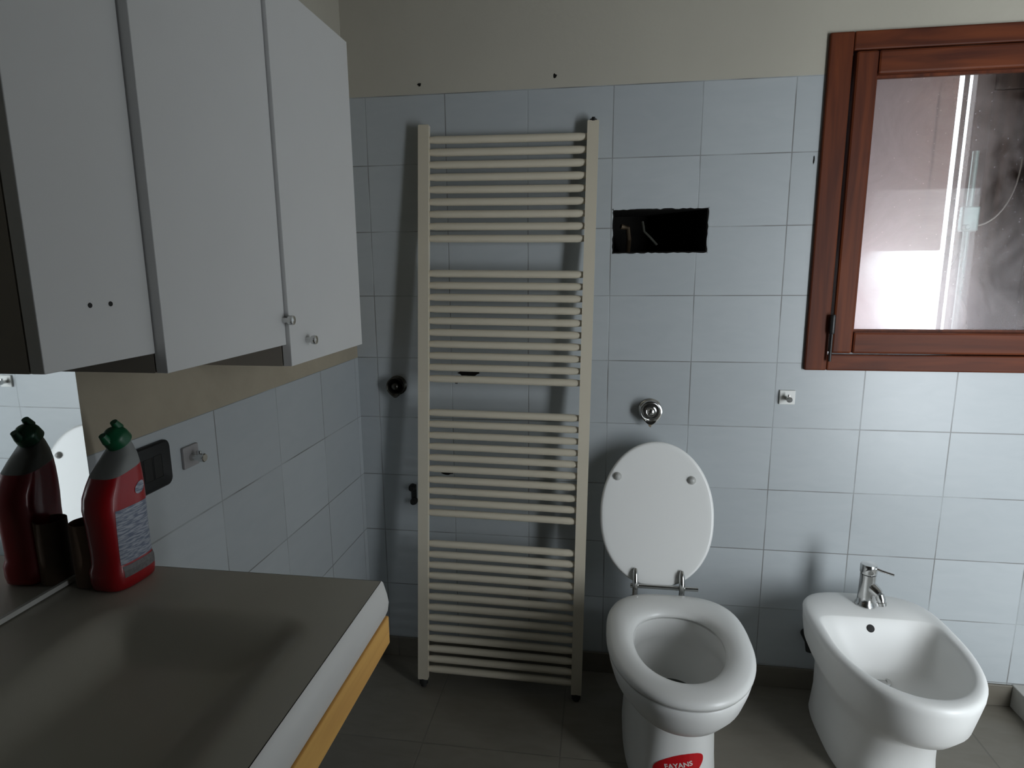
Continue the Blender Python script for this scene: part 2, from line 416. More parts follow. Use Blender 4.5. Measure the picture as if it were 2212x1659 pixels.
# ------------------------------------------------------------------ window in the back wall
wroot = bpy.data.objects.new('window_1', None); COL.objects.link(wroot); wroot.location = (OX0, 0, OZ0); struct(wroot)
def wbox(name, x0, x1, y0, y1, z0, z1, mt, bev=0.004, parent=wroot):
    bm = bmesh.new(); l = wroot.location
    box(bm, x0 - l.x, x1 - l.x, y0 - l.y, y1 - l.y, z0 - l.z, z1 - l.z, bev)
    return link(name, bm, mt, parent)
# outer frame (on the wall face and into the opening) - four members
X0, X1, Z0, Z1 = 1.392, 2.208, 1.056, 1.978
FW = 0.062
wbox('frame_post', X0, X0 + FW, -0.012, 0.06, Z0, Z1, M['frame'])
wbox('frame_post', X1 - FW, X1, -0.012, 0.06, Z0, Z1, M['frame'])
wbox('frame_rail', X0 + FW, X1 - FW, -0.012, 0.06, Z0, Z0 + 0.048, M['frame_h'])
wbox('frame_rail', X0 + FW, X1 - FW, -0.012, 0.06, Z1 - 0.048, Z1, M['frame_h'])
# sash, slightly proud of the frame
SX0, SX1, SZ0, SZ1 = X0 + 0.068, X1 - 0.068, Z0 + 0.052, Z1 - 0.052
SW = 0.057
wbox('sash_stile', SX0, SX0 + SW, -0.020, 0.035, SZ0, SZ1, M['frame'], 0.006)
wbox('sash_stile', SX1 - SW, SX1, -0.020, 0.035, SZ0, SZ1, M['frame'], 0.006)
wbox('sash_rail', SX0 + SW, SX1 - SW, -0.020, 0.035, SZ0, SZ0 + 0.062, M['frame_h'], 0.006)
wbox('sash_rail', SX0 + SW, SX1 - SW, -0.020, 0.035, SZ1 - 0.060, SZ1, M['frame_h'], 0.006)
GX0, GX1, GZ0, GZ1 = SX0 + SW, SX1 - SW, SZ0 + 0.062, SZ1 - 0.060
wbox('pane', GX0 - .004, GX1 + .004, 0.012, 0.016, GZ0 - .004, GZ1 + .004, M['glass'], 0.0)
bm = bmesh.new(); l = wroot.location
for a in ((GX0, GX0 + .007, GZ0, GZ1), (GX1 - .007, GX1, GZ0, GZ1), (GX0 + .007, GX1 - .007, GZ0, GZ0 + .007), (GX0 + .007, GX1 - .007, GZ1 - .007, GZ1)):
    box(bm, a[0] - l.x, a[1] - l.x, 0.0, 0.011, a[2] - l.z, a[3] - l.z)
link('glazing_bead', bm, M['frame'], wroot)
bm = bmesh.new()
lathe(bm, [(0.006, 0), (0.0075, 0.004), (0.0075, 0.052), (0.006, 0.056)], (X0 + 0.064 - l.x, -0.024, 1.165 - l.z), (0, 0, 1), 14)
tube(bm, [(X0 + 0.064 - l.x, -0.024, 1.085 - l.z), (X0 + 0.064 - l.x, -0.024, 1.165 - l.z)], 0.0042, 10)
h = link('hinge', bm, M['dark_metal'], wroot, True, 40)
h['label'] = 'dark metal hinge pin'

# shutters hung outside the window
SHY = 0.262
def shutter_leaf(name, label, x0, x1, z0, z1, mt, part_rod=False):
    t = thing(name, label, 'shutter', (x0, SHY, z0)); w = x1 - x0; h = z1 - z0
    st = 0.05
    def b(nm, a, zz, m_=mt, bev=0.003, y=(0, 0.032)):
        bm = bmesh.new(); box(bm, a[0], a[1], y[0], y[1], zz[0], zz[1], bev); return link(nm, bm, m_, t)
    b('stile', (0, st), (0, h)); b('stile', (w - st, w), (0, h))
    b('rail', (st, w - st), (0, 0.055)); b('rail', (st, w - st), (h - 0.055, h))
    b('board_panel', (st, w - st), (0.055, h - 0.055), y=(0.010, 0.024))
    return t
tl = shutter_leaf('window_shutter', 'reddish wooden shutter leaf seen hazily through the left of the dusty pane, daylight under it', 1.445, 1.858, 1.405, 1.935, M['shutter'])
# lower flap of the left leaf, pushed outwards
bm = bmesh.new(); box(bm, 0.01, 0.403, 0.0, 0.028, -0.26, -0.004, 0.003)
fl = link('flap', bm, M['shutter'], tl); fl.location = (0, 0.02, 0); fl.rotation_euler = (math.radians(93), 0, 0)
bm = bmesh.new(); box(bm, -0.002, 0.008, -0.002, 0.03, -0.30, 0.53, 0.001)
tr_ = shutter_leaf('window_shutter', 'brown wooden shutter leaf with a pale locking rod behind the right of the pane', 1.9085, 2.158, 1.102, 1.935, M['shutter_dark'])
bm.free()
# narrow bar between the leaves that leaves two slits of daylight
bm = bmesh.new(); box(bm, 1.8720, 1.8860, SHY, SHY + 0.004, 1.10, 1.938, 0.001)
tag(link('shutter_meeting_bar', bm, M['shutter_dark']), 'thin dark upright bar between the two bright slits of daylight in the window', 'shutter bar')
bm = bmesh.new()
tube(bm, [(0.012, -0.012, 0.02), (0.012, -0.012, 0.60)], 0.009, 12)
link('locking_rod', bm, M['rod'], tr_, True, 40)
bm = bmesh.new()
box(bm, -0.010, 0.038, -0.026, -0.001, 0.36, 0.435, 0.004)
lathe(bm, [(0.008, 0), (0.008, .016), (0.006, .018)], (-0.001, -0.026, 0.372), (0, -1, 0), 12)
link('lock_bracket', bm, M['rod'], tr_)
bm = bmesh.new()
pts = []
for k in range(15):
    f = k / 14
    pts.append((0.018 + 0.125 * math.sin(f * math.pi / 2), -0.02 + .008 * f, 0.375 + 0.20 * (1 - math.cos(f * math.pi / 2)) ** 1.1))
tube(bm, pts, 0.0022, 8)
link('pull_cord', bm, M['cord'], tr_, True)
# pale outdoor ground, added to bounce sky light up at the shutters
bm = bmesh.new(); box(bm, -6, 9, 0.6, 14, -0.4, -0.3)
struct(link('bounce_ground_1', bm, M['ground']))

# window in the stub wall (source of the daylight, outside the frame)
w2 = bpy.data.objects.new('window_2', None); COL.objects.link(w2); w2.location = (WX0, SY, WZ0); struct(w2)
bm = bmesh.new(); H = WZ1 - WZ0; Wd = WX1 - WX0
for a in ((0, .03, 0, H), (Wd - .03, Wd, 0, H), (.03, Wd - .03, 0, .03), (.03, Wd - .03, H - .03, H)):
    box(bm, a[0], a[1], -0.045, 0.0, a[2], a[3], 0.003)
link('frame', bm, M['frame'], w2)

# ------------------------------------------------------------------ towel radiator leaning on the wall
ang = math.atan2(0.133, 1.75)
RB = Vector((0.2180, -0.1550, 0.0300)); RT = Vector((0.2420, -0.0220, 1.7815))
axu = (RT - RB).normalized(); RH = (RT - RB).length
axr = Vector((1, 0, 0)); axr = (axr - axu * axr.dot(axu)).normalized()
axn = axr.cross(axu).normalized()       # towards the wall (+y)
Mr = Matrix((axr, axn, axu)).transposed().to_4x4(); Mr.translation = RB
rad = thing('towel_radiator', 'tall cream ladder towel radiator leaning against the tiled wall', 'radiator')
rad.matrix_world = Mr
RW = 0.535
def post(x0):
    bm = bmesh.new(); n = 18; w = 0.033; dp = 0.030
    sec = []
    for k in range(n):   # D-shaped tube: flat towards the wall, rounded towards the room
        a = math.pi * k / (n - 1)
        sec.append((w / 2 + w / 2 * math.cos(a) if True else 0, -dp * 0.55 * math.sin(a) ** 0.8 + 0.0))
    sec += [(0, 0.014), (w, 0.014)]
    rings = [[Vector((x0 + s[0], s[1], zz)) for s in sec] for zz in (0, 0.002, RH - 0.002, RH)]
    for r_ in (0, 3):
        c = Vector((x0 + w / 2, 0, 0))
        rings[r_] = [Vector((c.x + (p.x - c.x) * .9, p.y * .9, p.z)) for p in rings[r_]]
    loft(bm, rings)
    return link('post', bm, M['rad'], rad, True, 35)
post(0.0); post(RW - 0.033)
cz = math.cos(ang)
zs = [1.740 - .0361 * k for k in range(9)] + [1.3466 - .0359 * k for k in range(10)] + [0.9163 - .0359 * k for k in range(10)] + [0.4904 - .0356 * k for k in range(13)]
first = None
for zz in zs:
    h_ = (zz - 0.03) / cz
    if first is None:
        bm = bmesh.new(); r = 0.0116
        # the pipe necks in a little where it enters the posts and bows a little towards the room
        pts, rs = [], []
        for k in range(21):
            f = k / 20; xx = 0.030 + (RW - 0.060) * f
            pts.append((xx, 0.000 - 0.003 * math.sin(math.pi * f) ** 0.5, 0)); rs.append(r)
        rs[0] = rs[-1] = 0.009
        tube(bm, pts, rs, 16, False)
        first = link('pipe', bm, M['rad'], rad, True); o = first
    else:
        o = first.copy(); COL.objects.link(o); o.parent = rad
    o.location = (0, 0, h_)
for x_ in (0.0165, RW - 0.0165):
    bm = bmesh.new(); lathe(bm, [(0.012, 0.002), (0.014, -0.006), (0.014, -0.016), (0.009, -0.019), (0.009, -0.026)], (x_, 0.002, 0), (0, 0, 1), 16)
    f_ = link('end_plug', bm, M['black_soft'], rad, True, 40); f_['label'] = 'black threaded end plug'
bm = bmesh.new(); lathe(bm, [(0.0105, -0.002), (0.0105, 0.004), (0.006, 0.0045), (0.005, 0.010)], (RW - 0.0165, 0.004, RH), (0, 0, 1), 16)
link('air_vent', bm, M['dark_metal'], rad, True, 40)

# ------------------------------------------------------------------ toilet
TX = 1.004
toi = thing('toilet', 'white floor standing toilet with raised oval lid, left of the bidet', 'toilet', (TX, -0.35, 0))
def T(p): return Vector((p[0] - TX, p[1] + 0.35, p[2]))
def tl_(rings): return [[T(p) for p in r] for r in rings]
bm = bmesh.new()
ext = [egg(TX + .000, -0.285, 0.000, 0.124, 0.235, 0.185, 2.6, 4),
       egg(TX + .000, -0.285, 0.012, 0.126, 0.240, 0.187, 2.6, 4),
       egg(TX + .000, -0.285, 0.060, 0.123, 0.232, 0.185, 2.6, 4),
       egg(TX + .000, -0.290, 0.215, 0.117, 0.225, 0.185, 2.5, 4),
       egg(TX + .000, -0.300, 0.262, 0.120, 0.235, 0.190, 2.4, 4),
       egg(TX + .000, -0.335, 0.286, 0.134, 0.262, 0.205, 2.2, 4),
       egg(TX + .000, -0.385, 0.312, 0.153, 0.270, 0.225, 2.1, 3.5),
       egg(TX, -0.420, 0.345, 0.167, 0.262, 0.235, 2.1, 3.2),
       egg(TX, -0.440, 0.378, 0.174, 0.252, 0.230, 2.1, 3.0),
       egg(TX, -0.448, 0.398, 0.177, 0.248, 0.220, 2.1, 3.0),
       egg(TX, -0.448, 0.404, 0.175, 0.245, 0.216, 2.1, 3.0),
       # rim top and inner throat
       egg(TX, -0.465, 0.405, 0.123, 0.175, 0.160, 2.0, 2.2),
       egg(TX, -0.465, 0.400, 0.118, 0.169, 0.150, 2.0, 2.2),
       egg(TX, -0.465, 0.352, 0.118, 0.168, 0.148, 2.0, 2.2),
       egg(TX, -0.465, 0.345, 0.124, 0.172, 0.152, 2.0, 2.2),
       egg(TX, -0.455, 0.310, 0.122, 0.168, 0.145, 2.0, 2.2),
       egg(TX, -0.435, 0.260, 0.100, 0.130, 0.120, 2.0, 2.1),
       egg(TX, -0.400, 0.215, 0.066, 0.080, 0.075, 2.0, 2.0),
       egg(TX, -0.385, 0.190, 0.045, 0.050, 0.050, 2.0, 2.0)]
loft(bm, tl_(ext))
bowl = link('bowl', bm, M['ceramic'], toi, True, 50)
bowl_bvh_rings = tl_(ext[:8])
bm = bmesh.new(); r_ = egg(TX, -0.395, 0.222, 0.068, 0.083, 0.078, 2, 2)
c_ = sum(r_, Vector()) / len(r_)
loft(bm, tl_([r_, [p + Vector((0, 0, -0.002)) for p in r_]])); link('water', bm, M['water'], toi)
# seat: rounded ring
bm = bmesh.new()
so = dict(nf=2.1, nb=3.0); si = dict(nf=2.0, nb=2.3)
o_ = lambda z_, d: egg(TX, -0.448, z_, 0.182 - d, 0.252 - d, 0.218 - d, **so)
i_ = lambda z_, d: egg(TX + .0, -0.462, z_, 0.112 + d, 0.160 + d, 0.132 + d, **si)
def blend(a, b, f): return [p.lerp(q, f) for p, q in zip(a, b)]
prof = [o_(0.409, 0.006), o_(0.413, 0.001), o_(0.420, 0.0), o_(0.427, 0.004), o_(0.4315, 0.012),
        blend(o_(0.4355, 0.012), i_(0.4355, 0.0), 0.28), blend(o_(0.436, 0.012), i_(0.436, 0.0), 0.55),
        i_(0.433, 0.016), i_(0.428, 0.007), i_(0.421, 0.001), i_(0.414, 0.0), i_(0.409, 0.004)]
loft(bm, tl_(prof), closed=True)
link('seat', bm, M['seat'], toi, True, 60)
# lid, raised and leaning back to the wall (built flat, then rotated about its hinge)
lidp = bpy.data.objects.new
LH = Vector((TX - 0.036, -0.190, 0.426)); LA = math.atan2(0.400, 0.110)
def lid_ring(zoff, d): # built in local coords: v along length from the hinge, u across
    pts = []
    L = 0.430; A = 0.1665; vc = 0.215
    for k in range(72):
        t_ = 2 * math.pi * k / 72; c, s = math.cos(t_), math.sin(t_)
        if s >= 0: xx = (A - d) * c; vv = vc + (L - vc - d) * s
        else:
            e_ = 2.3; xx = (A - d) * math.copysign(abs(c) ** (2 / e_), c); vv = vc - (vc - d) * abs(s) ** (2 / e_)
            xx *= 1 - 0.10 * (-s) ** 3
        pts.append(Vector((xx, vv, zoff)))
    return pts
Ml = Matrix((Vector((1, 0, 0)), Vector((0, math.cos(LA), math.sin(LA))), Vector((0, -math.sin(LA), math.cos(LA))))).transposed().to_4x4()
Ml.translation = LH
def L_(ring): return [T(Ml @ p) for p in ring]
bm = bmesh.new()
loft(bm, [L_(lid_ring(-0.010, 0.012)), L_(lid_ring(-0.0095, 0.004)), L_(lid_ring(-0.005, 0.0)), L_(lid_ring(0.002, 0.0)), L_(lid_ring(0.0065, 0.003)), L_(lid_ring(0.0075, 0.008)), L_(lid_ring(0.0068, 0.018))])
link('lid', bm, M['seat'], toi, True, 50)
for xx in (-0.117, 0.101):
    bm = bmesh.new(); n_ = (Ml.to_3x3() @ Vector((0, 0, 1)))
    lathe(bm, [(0.0125, 0.0), (0.0125, 0.002), (0.0085, 0.005), (0.0075, 0.010), (0.0055, 0.0118), (0.0, 0.012)], T(Ml @ Vector((xx, 0.322 if xx < 0 else 0.318, 0.0068))), n_, 20)
    b_ = link('lid_buffer', bm, M['rubber_grey'], toi, True, 50); b_['label'] = 'small round buffer on the lid'
for xx in (-0.060, 0.074):
    bm = bmesh.new()
    pp = [T(Ml @ Vector((xx, v_, 0.010 + w_))) for v_, w_ in ((0.052, -0.004), (0.050, 0.001), (0.040, 0.006), (0.02, 0.008), (0.0, 0.008), (-0.012, 0.004))]
    tube(bm, pp, [0.002, 0.006, 0.0085, 0.0088, 0.0088, 0.007], 16)
    p0 = T(Vector((TX + xx - 0.036, -0.203, 0.392)))
    lathe(bm, [(0.016, 0.0), (0.016, 0.004), (0.008, 0.006), (0.008, 0.038)], p0, (0, 0, 1), 18)
    link('hinge', bm, M['chrome'], toi, True, 45)
bm = bmesh.new(); tube(bm, [T(Vector((TX - 0.110, -0.198, 0.430))), T(Vector((TX + 0.085, -0.198, 0.430)))], 0.0065, 14)
link('hinge_bar', bm, M['chrome'], toi, True, 40)

# red sticker wrapped on the pedestal
tb = bmesh.new(); loft(tb, bowl_bvh_rings); bmesh.ops.recalc_face_normals(tb, faces=tb.faces); bvh = BVHTree.FromBMesh(tb); tb.free()
STC = Vector((0.988, -0.30, 0.116)); sd = Vector((CAM.x - STC.x, CAM.y - STC.y, 0)).normalized()
sd = Vector((0.10, -1, 0)).normalized()
su = Vector((0, 0, 1)).cross(-sd).normalized() * -1
su = Vector((-sd.y, sd.x, 0)); rot = math.radians(13)
def wrap(u, v, off):
    a = u * math.cos(rot) - v * math.sin(rot); b = u * math.sin(rot) + v * math.cos(rot)
    p = STC + su * a + Vector((0, 0, b)); src = T(p + sd * 0.8)
    h = bvh.ray_cast(src, -sd)
    return (h[0] + h[1] * (off if h[1].dot(sd) > 0 else -off)) if h[0] is not None else T(p)
bm = bmesh.new(); N = 18; g = {}
for i in range(-N, N + 1):
    for j in range(-N, N + 1):
        u, v = i / N, j / N
        # square to squircle/leaf shape
        uu = u * math.sqrt(1 - v * v / 2); vv = v * math.sqrt(1 - u * u / 2)
        g[i, j] = bm.verts.new(wrap(uu * 0.066, vv * 0.036 + 0.008 * uu - 0.010, 0.0007))
for i in range(-N, N):
    for j in range(-N, N): bm.faces.new((g[i, j], g[i + 1, j], g[i + 1, j + 1], g[i, j + 1]))
stk = link('sticker', bm, M['sticker'], toi, True); stk['label'] = 'red rounded sticker with white capital letters'
tcv = bpy.data.curves.new('lettering', 'FONT'); tcv.body = 'FAYANS'; tcv.size = 0.0195; tcv.align_x = 'CENTER'; tcv.align_y = 'CENTER'
tcv.offset = 0.0004; tcv.resolution_u = 3
to = bpy.data.objects.new('lettering_source', tcv); COL.objects.link(to)
me = bpy.data.meshes.new_from_object(to.evaluated_get(bpy.context.evaluated_depsgraph_get()))
bpy.data.objects.remove(to, do_unlink=True)
bm = bmesh.new(); bm.from_mesh(me); bpy.data.meshes.remove(me)
bmesh.ops.subdivide_edges(bm, edges=list(bm.edges), cuts=1)
bmesh.ops.triangulate(bm, faces=bm.faces)
for v in bm.verts: v.co = wrap(v.co.x * 1.0, v.co.y * 1.0 - 0.003, 0.0014)
lt_ = link('lettering', bm, M['sticker_white'], stk)

# ------------------------------------------------------------------ bidet
BX = 1.558
bid = thing('bidet', 'white floor standing bidet with chrome mixer tap below the window', 'bidet', (BX, -0.33, 0))
def Bt(p): return Vector((p[0] - BX, p[1] + 0.33, p[2]))
ext = [egg(BX + .02, -0.235, 0.000, 0.128, 0.205, 0.190, 2.6, 4),
       egg(BX + .02, -0.235, 0.012, 0.131, 0.209, 0.192, 2.6, 4),
       egg(BX + .02, -0.240, 0.090, 0.125, 0.200, 0.190, 2.5, 4),
       egg(BX + .016, -0.245, 0.175, 0.124, 0.205, 0.188, 2.4, 4),
       egg(BX + .010, -0.265, 0.220, 0.133, 0.232, 0.195, 2.2, 4),
       egg(BX + .005, -0.290, 0.258, 0.150, 0.265, 0.205, 2.1, 4),
       egg(BX, -0.305, 0.300, 0.165, 0.287, 0.210, 2.1, 4),
       egg(BX, -0.312, 0.350, 0.174, 0.291, 0.214, 2.1, 4),
       egg(BX, -0.315, 0.380, 0.180, 0.293, 0.216, 2.1, 3.6),
       egg(BX, -0.315, 0.392, 0.181, 0.293, 0.217, 2.1, 3.6),
       egg(BX, -0.315, 0.399, 0.177, 0.289, 0.213, 2.1, 3.6),
       egg(BX, -0.315, 0.402, 0.170, 0.282, 0.206, 2.1, 3.6)]
rim_o = egg(BX, -0.350, 0.402, 0.158, 0.226, 0.112, 2.1, 7)
ext += [rim_o,
        egg(BX, -0.350, 0.3995, 0.152, 0.220, 0.110, 2.1, 7),
        egg(BX, -0.350, 0.392, 0.147, 0.215, 0.104, 2.1, 6),
        egg(BX, -0.352, 0.370, 0.141, 0.208, 0.092, 2.1, 5),
        egg(BX, -0.356, 0.330, 0.130, 0.190, 0.074, 2.1, 4),
        egg(BX, -0.362, 0.295, 0.112, 0.160, 0.055, 2.1, 3),
        egg(BX - .02, -0.375, 0.272, 0.080, 0.110, 0.050, 2.0, 2.4),
        egg(BX - .04, -0.385, 0.262, 0.040, 0.050, 0.035, 2.0, 2.0),
        egg(BX - .05, -0.390, 0.258, 0.012, 0.012, 0.012, 2.0, 2.0)]
bm = bmesh.new(); loft(bm, [[Bt(p) for p in r] for r in ext])
bmesh.ops.recalc_face_normals(bm, faces=bm.faces); bb = BVHTree.FromBMesh(bm)
def on_basin(p, d):
    h_ = bb.ray_cast(Bt(p), Vector(d)); return h_[0], (h_[1] if h_[1].dot(Vector(d)) < 0 else -h_[1])
link('basin', bm, M['ceramic'], bid, True, 60)
bm = bmesh.new(); lathe(bm, [(0.027, 0), (0.027, .003), (0.022, .0045), (0.018, .0035), (0.018, 0.001)], on_basin((1.546, -0.330, 0.38), (0, 0, -1))[0] + Vector((0, 0, 0.001)), (0, 0, 1), 24)
d_ = link('drain', bm, M['chrome'], bid, True, 40)
bm = bmesh.new()
ho, hn = on_basin((1.543, -0.40, 0.378), (0, 1, 0))
lathe(bm, [(0.0105, -0.004), (0.0105, 0.0006), (0.009, 0.001)], ho, hn, 20)
o = link('overflow_hole', bm, M['black_soft'], bid, True, 40); o['label'] = 'round dark overflow hole'
# mixer tap
TP = Vector((1.560, -0.168, 0.402))
tap = bpy.data.objects.new('mixer_tap', None); COL.objects.link(tap); tap.parent = bid; tap.location = Bt(TP)
bm = bmesh.new()
lathe(bm, [(0.027, 0), (0.027, .004), (0.023, .008), (0.0215, .03), (0.0205, .09), (0.021, .095)], (0, 0, 0), (0, 0, 1), 28)
# spout
def lf(a, b, f): return a + (b - a) * f
sp = []
sd_ = Vector((0.62, -0.78, 0)).normalized()
for k in range(7):
    f = k / 6; p = sd_ * lf(0.012, 0.036, f) + Vector((0, 0, lf(0.060, 0.048, f)))
    sp.append(p)
tube(bm, sp, [0.016, 0.0165, 0.016, 0.0155, 0.015, 0.014, 0.013], 16)
link('tap_body', bm, M['chrome'], tap, True, 45)
bm = bmesh.new()
e_ = sd_ * 0.038 + Vector((0, 0, 0.045))
dn = (sd_ * 0.35 + Vector((0, 0, -1))).normalized()
lathe(bm, [(0.0115, -0.004), (0.0125, 0.006), (0.0125, 0.012), (0.0105, 0.013), (0.0105, 0.017), (0.0125, 0.019), (0.0115, 0.028), (0.009, 0.028)], e_, dn, 20)
link('aerator', bm, M['chrome'], tap, True, 40)
bm = bmesh.new()
lathe(bm, [(0.0205, 0.097), (0.0222, 0.100), (0.0222, 0.120), (0.0205, 0.125), (0.0, 0.127)], (0, 0, 0), (0, 0, 1), 28)
ld = Vector((0.80, -0.60, 0)).normalized()
tube(bm, [ld * 0.016 + Vector((0, 0, 0.116)), ld * 0.035 + Vector((0, 0, 0.114)), ld * 0.064 + Vector((0, 0, 0.113))], [0.0042, 0.0038, 0.0035], 12)
link('lever', bm, M['chrome'], tap, True, 40)
# black waste connection seen between bidet and wall
bm = bmesh.new(); tube(bm, [(1.462, -0.002, 0.200), (1.462, -0.022, 0.200), (1.466, -0.036, 0.190), (1.470, -0.040, 0.160)], 0.015, 14)
tag(link('waste_pipe', bm, M['black_soft'], None, True, 40), 'short black pipe stub on the wall, tucked behind the left side of the bidet', 'pipe')

# ------------------------------------------------------------------ small wall fittings
def shut_off(name, label, c, r, prot, mt):
    t = thing(name, label, 'wall valve', c)
    bm = bmesh.new(); lathe(bm, [(r, 0), (r, -0.004), (r * .86, -0.008), (r * .80, -0.012)], (0, 0, 0), (0, 1, 0), 36, mi=0)
    link('rosette', bm, mt, t, True, 40)
    bm = bmesh.new()
    # teardrop cup: round with a point at the bottom
    def ring(rad_, y_, pt):
        out = []
        for k in range(40):
            a = 2 * math.pi * k / 40; x_ = math.cos(a); z_ = math.sin(a)
            s_ = 1 + pt * max(0, -z_) ** 7
            out.append(Vector((x_ * rad_ * (1 - 0.1 * pt * max(0, -z_)), y_, z_ * rad_ * s_)))
        return out
    loft(bm, [ring(r * .74, -0.011, 0), ring(r * .80, -prot * .6, .1), ring(r * .90, -prot * .9, .22), ring(r * .92, -prot, .26),
              ring(r * .84, -prot - .001, .24), ring(r * .70, -prot + 0.003, .10), ring(r * .60, -prot + .012, 0), ring(r * .45, -prot + 0.016, 0)])
    link('handle_cup', bm, mt, t, True, 50)
    bm = bmesh.new(); lathe(bm, [(r * .40, -prot + 0.016), (r * .42, -prot + .006), (r * .34, -prot - .001), (r * .2, -prot - .004), (0, -prot - .005)], (0, 0, 0), (0, 1, 0), 24)
    link('knob', bm, mt, t, True, 50)
    return t
shut_off('flush_valve', 'round chrome flush control on the tiles directly above the toilet lid', (0.950, 0, 0.922), 0.036, 0.034, M['chrome'])
tvv = shut_off('wall_valve', 'dark round valve knob on the shaded tiles left of the radiator', (0.133, 0, 0.984), 0.032, 0.030, M['chrome_dim'])

def plate_hook(name, label, loc, rot, col):
    t = thing(name, label, 'towel hook', loc, rot)
    bm = bmesh.new(); box(bm, -0.0225, 0.0225, -0.006, 0, -0.0215, 0.0215, 0.0015); link('back_plate', bm, col, t)
    bm = bmesh.new(); lathe(bm, [(0.0075, -0.004), (0.0065, -0.010), (0.0060, -0.022), (0.0085, -0.024), (0.0085, -0.034), (0.007, -0.0355)], (-0.001, 0, -0.002), (0, 1, 0), 20)
    box(bm, -0.003, 0.001, -0.027, -0.018, -0.002, 0.012, 0.0005)
    link('peg', bm, M['chrome'], t, True, 40)
    return t
plate_hook('robe_hook', 'small white square hook plate with chrome peg, left below the window', (1.3525, 0, 0.971), (0, 0, 0), M['white_small'])
plate_hook('robe_hook', 'small grey square hook plate with peg on the left wall beside the black plate', (0, -0.868, 1.003), (0, 0, math.radians(90)), M['dull'])

# black cover plate on the left wall
t = thing('wall_plate', 'black rounded wall socket plate behind the red bottle', 'socket plate', (0, -0.988, 1.013))
bm = bmesh.new()
def rr(w, h, r, x_, n=6):
    out = []
    for cx_, cz_, a0 in ((w - r, h - r, 0), (-w + r, h - r, 90), (-w + r, -h + r, 180), (w - r, -h + r, 270)):
        for k in range(n + 1):
            a = math.radians(a0 + 90 * k / n); out.append(Vector((x_, cx_ + r * math.cos(a), cz_ + r * math.sin(a))))
    return out
loft(bm, [rr(.061, .043, .013, 0.0), rr(.061, .043, .013, 0.006), rr(.058, .040, .012, 0.009)])
link('cover', bm, M['black'], t, True, 40)
bm = bmesh.new()
for k in (-1, 0, 1): box(bm, 0.0086, 0.0093, k * .024 - .0105, k * .024 + .0105, -.021, .021, .001)
link('module', bm, M['black_soft'], t)

# plugged screw holes and damaged spots in the wall
def spot(name, label, cat, x_, z_, w, h, seed, mt=None, y_=-0.0006):
    rg = random.Random(seed); bm = bmesh.new(); n = 14; r0, r1 = [], []
    for k in range(n):
        a = 2 * math.pi * k / n; q = 0.7 + 0.5 * rg.random()
        p = Vector((math.cos(a) * w * q, 0, math.sin(a) * h * q)); r0.append(p.copy()); p2 = p * 0.8; p2.y = y_ * 2; r1.append(p2)
    loft(bm, [r0, r1]); o = link(name, bm, mt or M['void']); o.location = (x_, -0.0002, z_)
    return tag(o, label, cat)
spot('screw_hole', 'small dark screw hole in the plaster above the left of the radiator', 'screw hole', 0.240, 1.903, 0.006, 0.005, 1)
spot('screw_hole', 'small dark screw hole in the plaster above the right of the radiator', 'screw hole', 0.647, 1.908, 0.005, 0.007, 2)
spot('wall_chip', 'tiny dark chip in the tile just left of the window frame', 'chip', 1.377, 1.652, 0.0022, 0.011, 5)
spot('tile_hole', 'broken hole in the tiles seen through the second group of radiator pipes', 'hole', 0.372, 1.028, 0.034, 0.010, 6)
spot('tile_hole', 'tiny hole in the tiles just below the second group of radiator pipes', 'hole', 0.331, 0.997, 0.006, 0.006, 7)
spot('tile_hole', 'upper of two dark holes behind the third group of radiator pipes', 'hole', 0.292, 0.692, 0.022, 0.012, 8)
spot('tile_hole', 'lower of two dark holes behind the third group of radiator pipes', 'hole', 0.306, 0.618, 0.026, 0.010, 9)
spot('rust_mark', 'small brown stain on the tile under the chrome flush control', 'stain', 0.951, 0.872, 0.005, 0.006, 10, mat('rust', (0.25, 0.19, 0.12), 0.9))
t = thing('pipe_stub', 'dark capped pipe stub on the tiles touching the left radiator post', 'pipe stub', (0.172, 0, 0.61))
bm = bmesh.new(); box(bm, -0.006, 0.012, -0.003, 0, -0.034, 0.034, 0.001); link('base', bm, M['black_soft'], t)
for dz in (0.024, -0.024):
    bm = bmesh.new(); lathe(bm, [(0.012, 0), (0.012, -0.012), (0.009, -0.013), (0.009, -0.022)], (0.004 * (dz < 0), 0, dz), (0, 1, 0), 14)
    link('screw_plug', bm, M['black_soft'], t, True, 40)

# ------------------------------------------------------------------ shower tray at the right
t = thing('shower_tray', 'low shower platform edge in the bottom right corner beside the bidet', 'shower tray', (2.08, 0, 0))
bm = bmesh.new(); L_y = -0.95
box(bm, 0.0, 0.045, L_y, -0.001, 0, 0.0745, 0.003); box(bm, 0.045, RX1 - 2.08 - .001, L_y, L_y + .045, 0, 0.0745, 0.003)
box(bm, 0.045, RX1 - 2.08 - .001, L_y + .045, -0.001, 0, 0.055, 0)
link('tray_body', bm, M['tray'], t)

